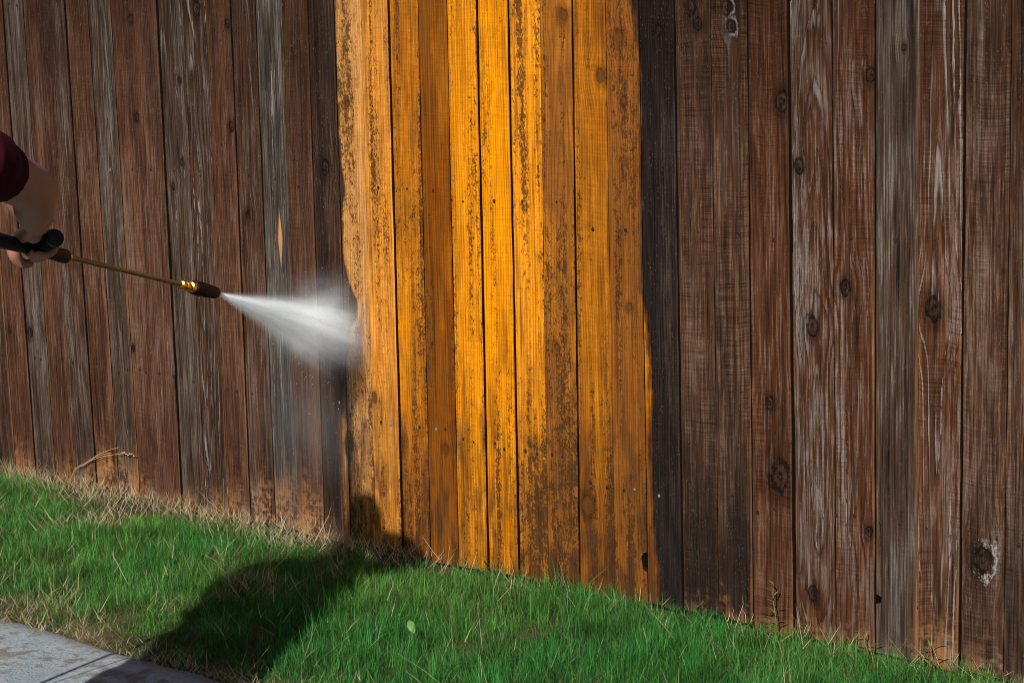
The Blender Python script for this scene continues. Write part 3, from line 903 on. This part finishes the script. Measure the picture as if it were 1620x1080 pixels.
def make_lance():
    root = empty('pressure_washer_lance', E0)
    root.rotation_euler = LD.to_track_quat('Z', 'Y').to_euler()
    tag(root, 'black-handled pressure washer lance with brass tube held over the lawn', 'pressure washer')
    bpy.context.view_layer.update()
    inv = (Matrix.Translation(E0) @ LD.to_track_quat('Z', 'Y').to_matrix().to_4x4()).inverted()
    lathe('gun_body', [(-.47, .010), (-.468, .017), (-.40, .0185), (-.33, .020), (-.22, .0175), (-.17, .0165), (-.13, .018), (-.10, .0165), (-.06, .017), (-.03, .0185), (-.006, .0185), (.0, .013)], BLACK2, root)
    lathe('collar', [(-.002, .0105), (.0, .0125), (.006, .0125), (.008, .0095), (.016, .0095), (.017, .007)], BRASS, root)
    lathe('lance_tube', [(.014, .0066), (.575, .0066)], BRONZE, root)
    lathe('coupling', [(.570, .0075), (.572, .0125), (.586, .0125), (.588, .0098), (.594, .0098), (.596, .0138), (.606, .0138), (.609, .0108), (.618, .0108), (.620, .0165), (.634, .0172), (.642, .0165)], BRASS, root, seg=24)
    lathe('nozzle', [(.640, .0175), (.642, .0202), (.660, .0212), (.700, .0208), (.750, .0186), (.770, .0172), (.776, .0150), (.777, .006), (.772, .004)], BLACK, root, seg=48, flutes=12, depth=.045)
    # side grip, with ribs
    s = Solid(); s.tube([inv @ (A0 - STUB * .012), inv @ (A0 + STUB * .125)], [.0195, .0205], seg=24, cap=False)
    g = s.build('side_grip', BLACK, root)
    axl = (inv.to_3x3() @ STUB)
    for q in (.075, .087, .099, .111):
        s = Solid(); c = inv @ (A0 + STUB * q)
        s.tube([c, c + axl * .005], [.0222, .0222], seg=24, sub=1, cap=False); s.build('grip_rib', BLACK, g)
    s = Solid(); c = inv @ (A0 + STUB * .122); s.tube([c, c + axl * .010], [.0235, .0205], seg=24, sub=2, cap=False); s.build('grip_end', BLACK2, g)
    # pistol grip and trigger at the rear
    r0 = E0 - LD * .43; dn = Vector((0, 0, -1))
    s = Solid(); s.tube([inv @ r0, inv @ (r0 + dn * .06 - LD * .012), inv @ (r0 + dn * .13 - LD * .03)], [.017, .018, .016], seg=16, cap=True); s.build('pistol_grip', BLACK, root)
    s = Solid(); r1 = E0 - LD * .375; s.tube([inv @ r1, inv @ (r1 + dn * .04 + LD * .004), inv @ (r1 + dn * .085 - LD * .012)], [.006, .006, .005], seg=10); s.build('trigger', BLACK2, root)
    # hose from the grip foot to the ground
    hp = [r0 + dn * .13 - LD * .03, r0 + dn * .30 - LD * .06, Vector((-3.98, -2.10, 0.60)), Vector((-4.06, -2.22, 0.22)), Vector((-4.10, -2.32, 0.012)), Vector((-4.3, -2.55, 0.0)), Vector((-5.0, -2.62, 0.0)), Vector((-6.2, -2.4, 0.0))]
    s = Solid(); s.tube([inv @ p for p in hp], [.0065] * len(hp), seg=10, sub=10); s.build('hose', BLACK, root)
    return root
make_lance()

# ------------------------------------------------------------------ person
SKIN = simple('skin', (0.36, 0.165, 0.110), 0.5, 0.3, bump_scale=45.0, bs=0.12, bd=0.002, var=0.10, sss=0.0)
SHIRT = simple('maroon_shirt', (0.040, 0.004, 0.012), 0.9, 0.1, bump_scale=500.0, bs=0.4, var=0.25)
JEANS = simple('blue_jeans', (0.035, 0.05, 0.09), 0.9, 0.15, bump_scale=400.0, bs=0.4, var=0.25)
SHOE = simple('dark_shoe', (0.03, 0.028, 0.026), 0.7, 0.3, bump_scale=80.0)
HAIR = simple('dark_hair', (0.022, 0.014, 0.010), 0.6, 0.4, bump_scale=300.0, bs=0.8, bd=0.003)
EYE = simple('eye_white', (0.7, 0.68, 0.65), 0.2, 0.5)
IRIS = simple('iris', (0.05, 0.03, 0.02), 0.2, 0.5)

PO = Vector((-3.530, -2.430, -0.012)); PF = Vector((-.574, .819, 0)); PR = Vector((.819, .574, 0)); PU = Vector((0, 0, 1))
def pl(r, f, u):
    lean = 0.194 * min(1.0, max(0.0, (u - 0.85) / 0.58))      # leaning in towards the fence
    return PO + PR * r + PF * (f + lean) + PU * u

def make_person():
    root = empty('person', PO)
    tag(root, 'person in a maroon short-sleeved shirt reaching in with a pressure washer lance', 'person')
    b = Solid()
    SH = Vector((-3.462, -2.150, 1.472)); EL = Vector((-3.587, -1.93, 1.392)); WR = Vector((-3.800, -1.765, 1.290))
    fa = EL.lerp(WR, .28) + Vector((.004, -.004, -.004)); fm = EL.lerp(WR, .6)
    up_m = SH.lerp(EL, .55)
    b.tube([pl(.08, 0, 1.44), SH, up_m, EL, fa, fm, WR], [.06, .060, .056, .056, .058, .048, .032], seg=18)
    # right hand closed on the side grip
    a = STUB; u = (PU - a * PU.dot(a)).normalized(); v = a.cross(u)
    if v.dot(FWD) < 0: v = -v
    def ring(s, th, r): return A0 + a * s + (u * cos(radians(th)) + v * sin(radians(th))) * r
    for i, (s, ln) in enumerate(((.058, .92), (.040, 1.0), (.021, .98), (.004, .84))):
        k = ring(s, -8, .037)
        b.tube([WR.lerp(k, .12), WR.lerp(k, .6) + u * .004, k], [.014, .0125, .0115], seg=10)
        b.tube([k, ring(s, 62, .035), ring(s + .001, 120, .0315), ring(s + .002, 175 * ln + 8, .030), ring(s + .003, 235 * ln, .029)], [.0122, .0112, .0106, .0098, .0084], seg=10)
    b.ellipsoid(WR.lerp(ring(.03, -25, .034), .55), (.036, .022, .036), (a, v, u))
    th = [WR.lerp(ring(-.012, -70, .03), .15), ring(-.006, -62, .042), ring(-.020, -100, .040), ring(-.030, -145, .036), ring(-.026, -180, .033)]
    b.tube(th, [.019, .0195, .0165, .0138, .0108], seg=12)
    # left arm and hand on the pistol grip
    SL = pl(-.215, .01, 1.455); GL = E0 - LD * .435 + Vector((0, 0, -.06)); EL2 = pl(-.205, .10, 1.13); WL = GL + (EL2 - GL).normalized() * .085
    b.tube([pl(-.08, 0, 1.44), SL, SL.lerp(EL2, .5), EL2, EL2.lerp(WL, .3), WL], [.06, .058, .050, .045, .045, .029], seg=18)
    gd = (GL - WL).normalized(); gs = gd.cross(PU).normalized()
    b.ellipsoid(WL.lerp(GL, .5) + gs * .01, (.045, .020, .040), (gd, gs, PU))
    for i in range(4):
        z = .028 - i * .019
        k = GL + PU * z - gd * .005 + gs * .026
        b.tube([WL.lerp(k, .5), k, k + gd * .030, k + gd * .040 - gs * .026, k + gd * .018 - gs * .046, k - gs * .044], [.0115, .0108, .0098, .0092, .0085, .0074], seg=10)
    b.tube([WL.lerp(GL, .2), GL - gs * .028 + PU * .03 - gd * .02, GL - gs * .030 + PU * .042 + gd * .012, GL - gs * .02 + PU * .045 + gd * .03], [.016, .0145, .012, .0095], seg=10)
    # torso, neck, head, legs
    b.tube([pl(-.03, 0, .90), pl(-.03, .0, 1.08), pl(-.01, .01, 1.28), pl(0, .0, 1.43)], [.15, .135, .155, .13], seg=22, squash=(PF, .68))
    b.tube([pl(0, .0, 1.42), pl(0, .02, 1.50), pl(0, .045, 1.58)], [.075, .058, .056], seg=16)
    hc = (PR, PF, PU)
    b.ellipsoid(pl(0, .045, 1.685), (.076, .096, .105), hc)
    b.ellipsoid(pl(0, .085, 1.615), (.055, .060, .062), hc)
    b.tube([pl(0, .135, 1.695), pl(0, .152, 1.665), pl(0, .150, 1.650)], [.009, .013, .014], seg=10)
    b.tube([pl(-.032, .133, 1.712), pl(0, .140, 1.716), pl(.032, .133, 1.712)], [.009, .010, .009], seg=8)
    b.tube([pl(-.020, .136, 1.615), pl(0, .144, 1.616), pl(.020, .136, 1.615)], [.006, .008, .006], seg=8)
    b.tube([pl(-.020, .133, 1.602), pl(0, .141, 1.600), pl(.020, .133, 1.602)], [.006, .008, .006], seg=8)
    for s in (-1, 1):
        b.ellipsoid(pl(s * .078, .035, 1.675), (.010, .022, .034), hc)
        hx = -.02
        b.tube([pl(hx + s * .085, 0, .92), pl(hx + s * .105, .02, .50), pl(hx + s * .12, -.02, .10)], [.085, .055, .036], seg=16)
        b.tube([pl(hx + s * .12, -.03, .06), pl(hx + s * .13, .12, .04)], [.036, .032], seg=12)
    b.build('body', SKIN, root, PO, 0.0042, 5)
    for s in (-1, 1):
        e = Solid(); e.ellipsoid(pl(s * .031, .122, 1.688), (.013, .013, .011), hc); eo = e.build('eye', EYE, root, PO)
        e = Solid(); e.ellipsoid(pl(s * .031, .1325, 1.688), (.006, .0035, .006), hc); e.build('iris', IRIS, eo, PO)
    h = Solid(); h.ellipsoid(pl(0, .030, 1.712), (.083, .098, .092), hc); h.ellipsoid(pl(0, .0, 1.66), (.078, .066, .085), hc)
    h.build('hair', HAIR, root, PO, 0.006, 3)
    # shirt
    c = Solid()
    c.tube([pl(-.01, .0, .80), pl(-.015, .0, 1.0), pl(-.02, .01, 1.24), pl(-.005, .0, 1.41), pl(0, .01, 1.465)], [.225, .218, .208, .160, .085], seg=26, squash=(PF, .70), cap=False)
    c.tube([pl(.06, 0, 1.425), SH + Vector((0, 0, .004)), SH.lerp(EL, .22), SH.lerp(EL, .40)], [.068, .068, .067, .069], seg=20, cap=False)
    c.tube([pl(-.06, 0, 1.425), SL, SL.lerp(EL2, .35), SL.lerp(EL2, .62)], [.075, .077, .073, .076], seg=20, cap=False)
    c.build('shirt', SHIRT, root, PO, 0.006, 4)
    j = Solid()
    j.tube([pl(-.02, 0, .82), pl(-.02, 0, 1.0)], [.20, .18], seg=22, squash=(PF, .72))
    for s in (-1, 1):
        j.tube([pl(-.02 + s * .115, 0, .86), pl(-.02 + s * .125, .02, .50), pl(-.02 + s * .12, -.02, .12)], [.122, .104, .082], seg=18, cap=False)
    j.build('jeans', JEANS, root, PO, 0.009, 3)
    for s in (-1, 1):
        k = Solid(); x0 = -.02 + s * .12
        k.tube([pl(x0, -.06, .052), pl(x0 + s * .004, .06, .048), pl(x0 + s * .016, .17, .040)], [.050, .049, .040], seg=16, squash=(PU, .95))
        k.build('shoe', SHOE, root, PO, 0.006, 3)
make_person()

# ------------------------------------------------------------------ water spray
HIT = Vector((-4.515, -0.021, 0.705))
JD = (HIT - TIP).normalized()

def vol_mat(name, build, color=(0.88, 0.95, 1.0), g=-0.55, rate=1.0):
    m, out = new_mat(name)
    dens = build()
    v = X.tree.nodes.new('ShaderNodeVolumePrincipled')
    v.inputs['Color'].default_value = (*color, 1)
    v.inputs['Anisotropy'].default_value = g
    X.tree.links.new(dens.s, v.inputs['Density'])
    X.tree.links.new(v.outputs[0], out.inputs['Volume'])
    try: m.cycles.volume_step_rate = rate
    except Exception: pass
    return m

JL = (HIT - TIP).length; JT = 0.20
def jet_density():
    x, y, z = sep(objco())
    r = M('SQRT', x * x + y * y)
    R = z * JT + 0.004
    t = r / R
    prof = M('EXPONENT', t * t * -9.0) * 0.85 + sat(1.0 - t) * sat(1.0 - t) * 0.30
    prof = prof * (1.0 - ss(t, 0.7, 1.0)) * (1.0 - ss(z, 0.62, 0.98) * 0.62)
    st = noise(vec(x / R * 3.2, y / R * 3.2, z * 2.0), 1.0, 3.0, 0.6)
    st2 = noise(vec(x * 16.0, y * 16.0, z * 9.0), 1.0, 3.0, 0.6)
    core = ss(t, 0.0, 0.35)
    return prof * (2.6 / (R + 0.004)) * (0.15 + ss(st, 0.30, 0.70) * 1.3) * (0.45 + st2 * 1.1)

def make_spray():
    root = empty('water_spray', TIP)
    tag(root, 'fan of white water spray blasting from the nozzle onto the fence', 'water spray')
    q = JD.to_track_quat('Z', 'Y')
    m3 = q.to_matrix()
    vs = []; seg = 36; rings = (0.0, .25, .5, .75, 1.0)
    for s in rings:
        for k in range(seg):
            a = 2 * pi * k / seg
            d = Vector((JT * cos(a), JT * sin(a), 1.0))
            wd = m3 @ d
            t = (-0.021 - TIP.y) / wd.y * s
            p = d * t; p.x += .004 * cos(a) * (1 - s); p.y += .004 * sin(a) * (1 - s)
            vs.append(p)
    fs = []
    for i in range(len(rings) - 1):
        for k in range(seg):
            a = i * seg + k; b = i * seg + (k + 1) % seg
            fs.append((a, b, b + seg, a + seg))
    fs.append(tuple(range(seg - 1, -1, -1))); fs.append(tuple((len(rings) - 1) * seg + k for k in range(seg)))
    me = fix_normals(pydata('jet', vs, fs))
    jo = link('jet', me, vol_mat('spray_volume', jet_density, rate=0.35), root)
    jo.rotation_euler = q.to_euler()

    def blob(name, c, r, mat, bumpy=.12, seed=1):
        vs = []; fs = []; nu, nv = 32, 18; rr = random.Random(seed)
        ph_ = [rr.uniform(0, 6) for _ in range(6)]
        for j in range(1, nv):
            th = pi * j / nv
            for i in range(nu):
                ph = 2 * pi * i / nu
                k = 1 + bumpy * (sin(3 * ph + ph_[0]) * sin(2 * th + ph_[1]) + .6 * sin(5 * ph + ph_[2]) * sin(4 * th + ph_[3])) * sin(th)
                p = Vector((r[0] * sin(th) * cos(ph), r[1] * sin(th) * sin(ph), r[2] * cos(th))) * k
                p.y = min(p.y + c[1], -0.0215) - c[1]
                p.z = max(p.z + c[2], 0.0) - c[2]
                vs.append(p)
        for j in range(nv - 2):
            for i in range(nu):
                a = j * nu + i; b = j * nu + (i + 1) % nu
                fs.append((a, a + nu, b + nu, b))
        fs.append(tuple(range(nu))); fs.append(tuple((nv - 2) * nu + i for i in range(nu - 1, -1, -1)))
        o = link(name, fix_normals(pydata(name, vs, fs, True)), mat, root)
        o.location = Vector(c) - TIP
        return o

    def mist_fn(r, k, ns, lo, hi):
        def f():
            x, y, z = sep(objco())
            d = M('SQRT', (x / r[0]) * (x / r[0]) + (y / r[1]) * (y / r[1]) + (z / r[2]) * (z / r[2]))
            fall = 1.0 - ss(d, 0.05, 0.92)
            n = noise(vec(x * ns, y * ns, z * ns), 1.0, 4.0, 0.6)
            return fall * fall * (0.12 + ss(n, lo, hi)) * k
        return f
    r1 = (.32, .30, .26)
    blob('impact_mist', (-4.575, -0.05, .77), r1, vol_mat('impact_mist', mist_fn(r1, 7.5, 6.0, .36, .74), rate=0.6), .10, 2)
    r2 = (.52, .34, .50)
    blob('drifting_mist', (-4.60, -0.06, .46), r2, vol_mat('drifting_mist', mist_fn(r2, 0.28, 4.0, .2, .8), rate=1.0), .12, 5)
    # droplets
    rr = random.Random(3)
    vs = []; fs = []
    def drop(p, d, l, w):
        b = len(vs); o = d.orthogonal().normalized(); o2 = d.cross(o)
        vs.extend([p - d * l, p + o * w, p + (o * -.5 + o2 * .87) * w, p + (o * -.5 - o2 * .87) * w, p + d * l])
        for k in range(3):
            fs.append((b, b + 1 + k, b + 1 + (k + 1) % 3)); fs.append((b + 4, b + 1 + (k + 1) % 3, b + 1 + k))
    for i in range(1200):
        s = rr.uniform(.12, 1.0) ** .6; ra = abs(rr.gauss(0, .42)); a = rr.uniform(0, 2 * pi)
        d = Vector((0.13 * ra * cos(a), 0.13 * ra * sin(a), 1.0)); wd = m3 @ d
        t = (-0.024 - TIP.y) / wd.y * s
        drop(wd * t, wd.normalized(), rr.uniform(.003, .010), rr.uniform(.0003, .0006))
    for i in range(260):
        a = rr.uniform(0, 2 * pi); q_ = abs(rr.gauss(.0, .16))
        p = Vector((HIT.x - .02 + q_ * cos(a), -.024 - abs(rr.gauss(0, .06)), HIT.z + .02 + q_ * sin(a)))
        d = Vector((cos(a), -rr.uniform(.1, .8), sin(a))).normalized()
        drop(p - TIP, d, rr.uniform(.0010, .0035), rr.uniform(.0003, .0006))
    m, out = new_mat('water_drop')
    n = noise(objco(), 30.0)
    principled(out, mixc(n, (0.80, 0.84, 0.88), (0.92, 0.94, 0.95)), 0.25, 0.5)
    o = link('droplets', fix_normals(pydata('droplets', vs, fs)), m, root); o['kind'] = 'stuff'
make_spray()

# ------------------------------------------------------------------ small things on the lawn
def make_leaf():
    me_v = []; fs = []; L = .022
    for i in range(9):
        t = i / 8; w = .011 * sin(pi * min(1, t * .93 + .07)) ** .8
        z = .012 * sin(t * 2.2); 
        me_v += [(-w, L * (2 * t - 1), z + .004), (0, L * (2 * t - 1), z), (w, L * (2 * t - 1), z + .005)]
    for i in range(8):
        a = i * 3; fs += [(a, a + 1, a + 4, a + 3), (a + 1, a + 2, a + 5, a + 4)]
    me = pydata('fallen_leaf', me_v, fs, True)
    o = link('fallen_leaf', me, LEAF_M, None, (-3.63, -.69, .040))
    md = o.modifiers.new('t', 'SOLIDIFY'); md.thickness = .0006
    o.rotation_euler = (.5, -.35, .9)
    tag(o, 'small pale green leaf lying on the lawn', 'leaf')
make_leaf()

WEED_M = simple('weed_green', (0.10, 0.21, 0.045), 0.55, 0.35, bump_scale=200.0, bs=0.2)
STEM_M = simple('weed_stem', (0.20, 0.17, 0.08), 0.6, 0.3, bump_scale=200.0, bs=0.2)
STALK_M = simple('dry_stalk', (0.50, 0.36, 0.18), 0.7, 0.3, bump_scale=200.0, bs=0.2)

def weed(loc, h, nleaf, seed, label, spread=1.0, ll=.035):
    r = random.Random(seed)
    root = empty('weed', loc); tag(root, label, 'weed')
    pts = [Vector((0, 0, -.02)), Vector((.003, -.003, h * .35)), Vector((-.004, -.006, h * .7)), Vector((-.006, -.004, h))]
    s = Solid(); s.tube(pts, [.0022, .0019, .0015, .0010], seg=7, sub=4); s.build('stem', STEM_M, root)
    for i in range(nleaf):
        t = .12 + .88 * i / (nleaf - 1)
        z = h * t; az = i * 2.4 + r.uniform(-.3, .3); l = ll * (1.15 - .5 * t) * r.uniform(.8, 1.2)
        d = Vector((cos(az), sin(az) * .5 - .25, 0)).normalized(); sdv = Vector((-d.y, d.x, 0)); w = .0028
        vs = []; fs = []
        for k in range(5):
            q = k / 4; c = Vector((-.004 * t, -.004, z)) + d * l * q + PU * (l * (.55 * q - .25 * q * q) * spread)
            ww = w * sin(pi * (q * .85 + .12))
            vs += [c - sdv * ww, c + sdv * ww]
        for k in range(4): fs.append((2 * k, 2 * k + 1, 2 * k + 3, 2 * k + 2))
        link('leaf', pydata('leaf', vs, fs, True), WEED_M, root)
weed((-2.815, -.055, -.01), .165, 15, 1, 'tall thin weed sprouting before the red-brown plank with big knots')
weed((-2.32, -.06, -.01), .085, 9, 2, 'low leafy weed at the fence foot at far right', 1.4, .06)
weed((-3.90, -.05, -.01), .055, 7, 3, 'tiny weed under the amber planks', 1.2, .035)
weed((-2.52, -.06, -.01), .075, 8, 4, 'short spreading weed below the plank with a small knot hole', 1.1, .05)

def stalk():
    root = empty('dry_grass_stalk', (-5.90, -.05, 0.0))
    tag(root, 'dry tan grass stalk leaning against the left planks', 'grass stalk')
    b = Vector((-5.90, -.05, 0.0))
    for i, (p, q) in enumerate((((-5.99, -.035, .085), (-5.70, -.032, .172)), ((-5.97, -.034, .088), (-5.74, -.030, .19)), ((-5.96, -.034, .09), (-5.78, -.030, .165)))):
        p = Vector(p) - b; q = Vector(q) - b
        s = Solid(); s.tube([p, p.lerp(q, .5) + PU * .012, q], [.0010, .0009, .0007], seg=6, sub=4); s.build('stem', STALK_M, root)
    s = Solid(); s.tube([Vector((-6.06, -.04, -.03)) - b, Vector((-6.02, -.034, .06)) - b, Vector((-5.97, -.033, .089)) - b], [.0012, .0012, .0010], seg=6, sub=4); s.build('stem', STALK_M, root)
    s = Solid()
    for k in range(7):
        c = Vector((-5.715 + k * .011, -.033, .172 + .004 * sin(k * 1.7))) - b
        s.ellipsoid(c, (.006, .0025, .0028), None, 8, 5)
    s.build('seed_head', STALK_M, root)
stalk()
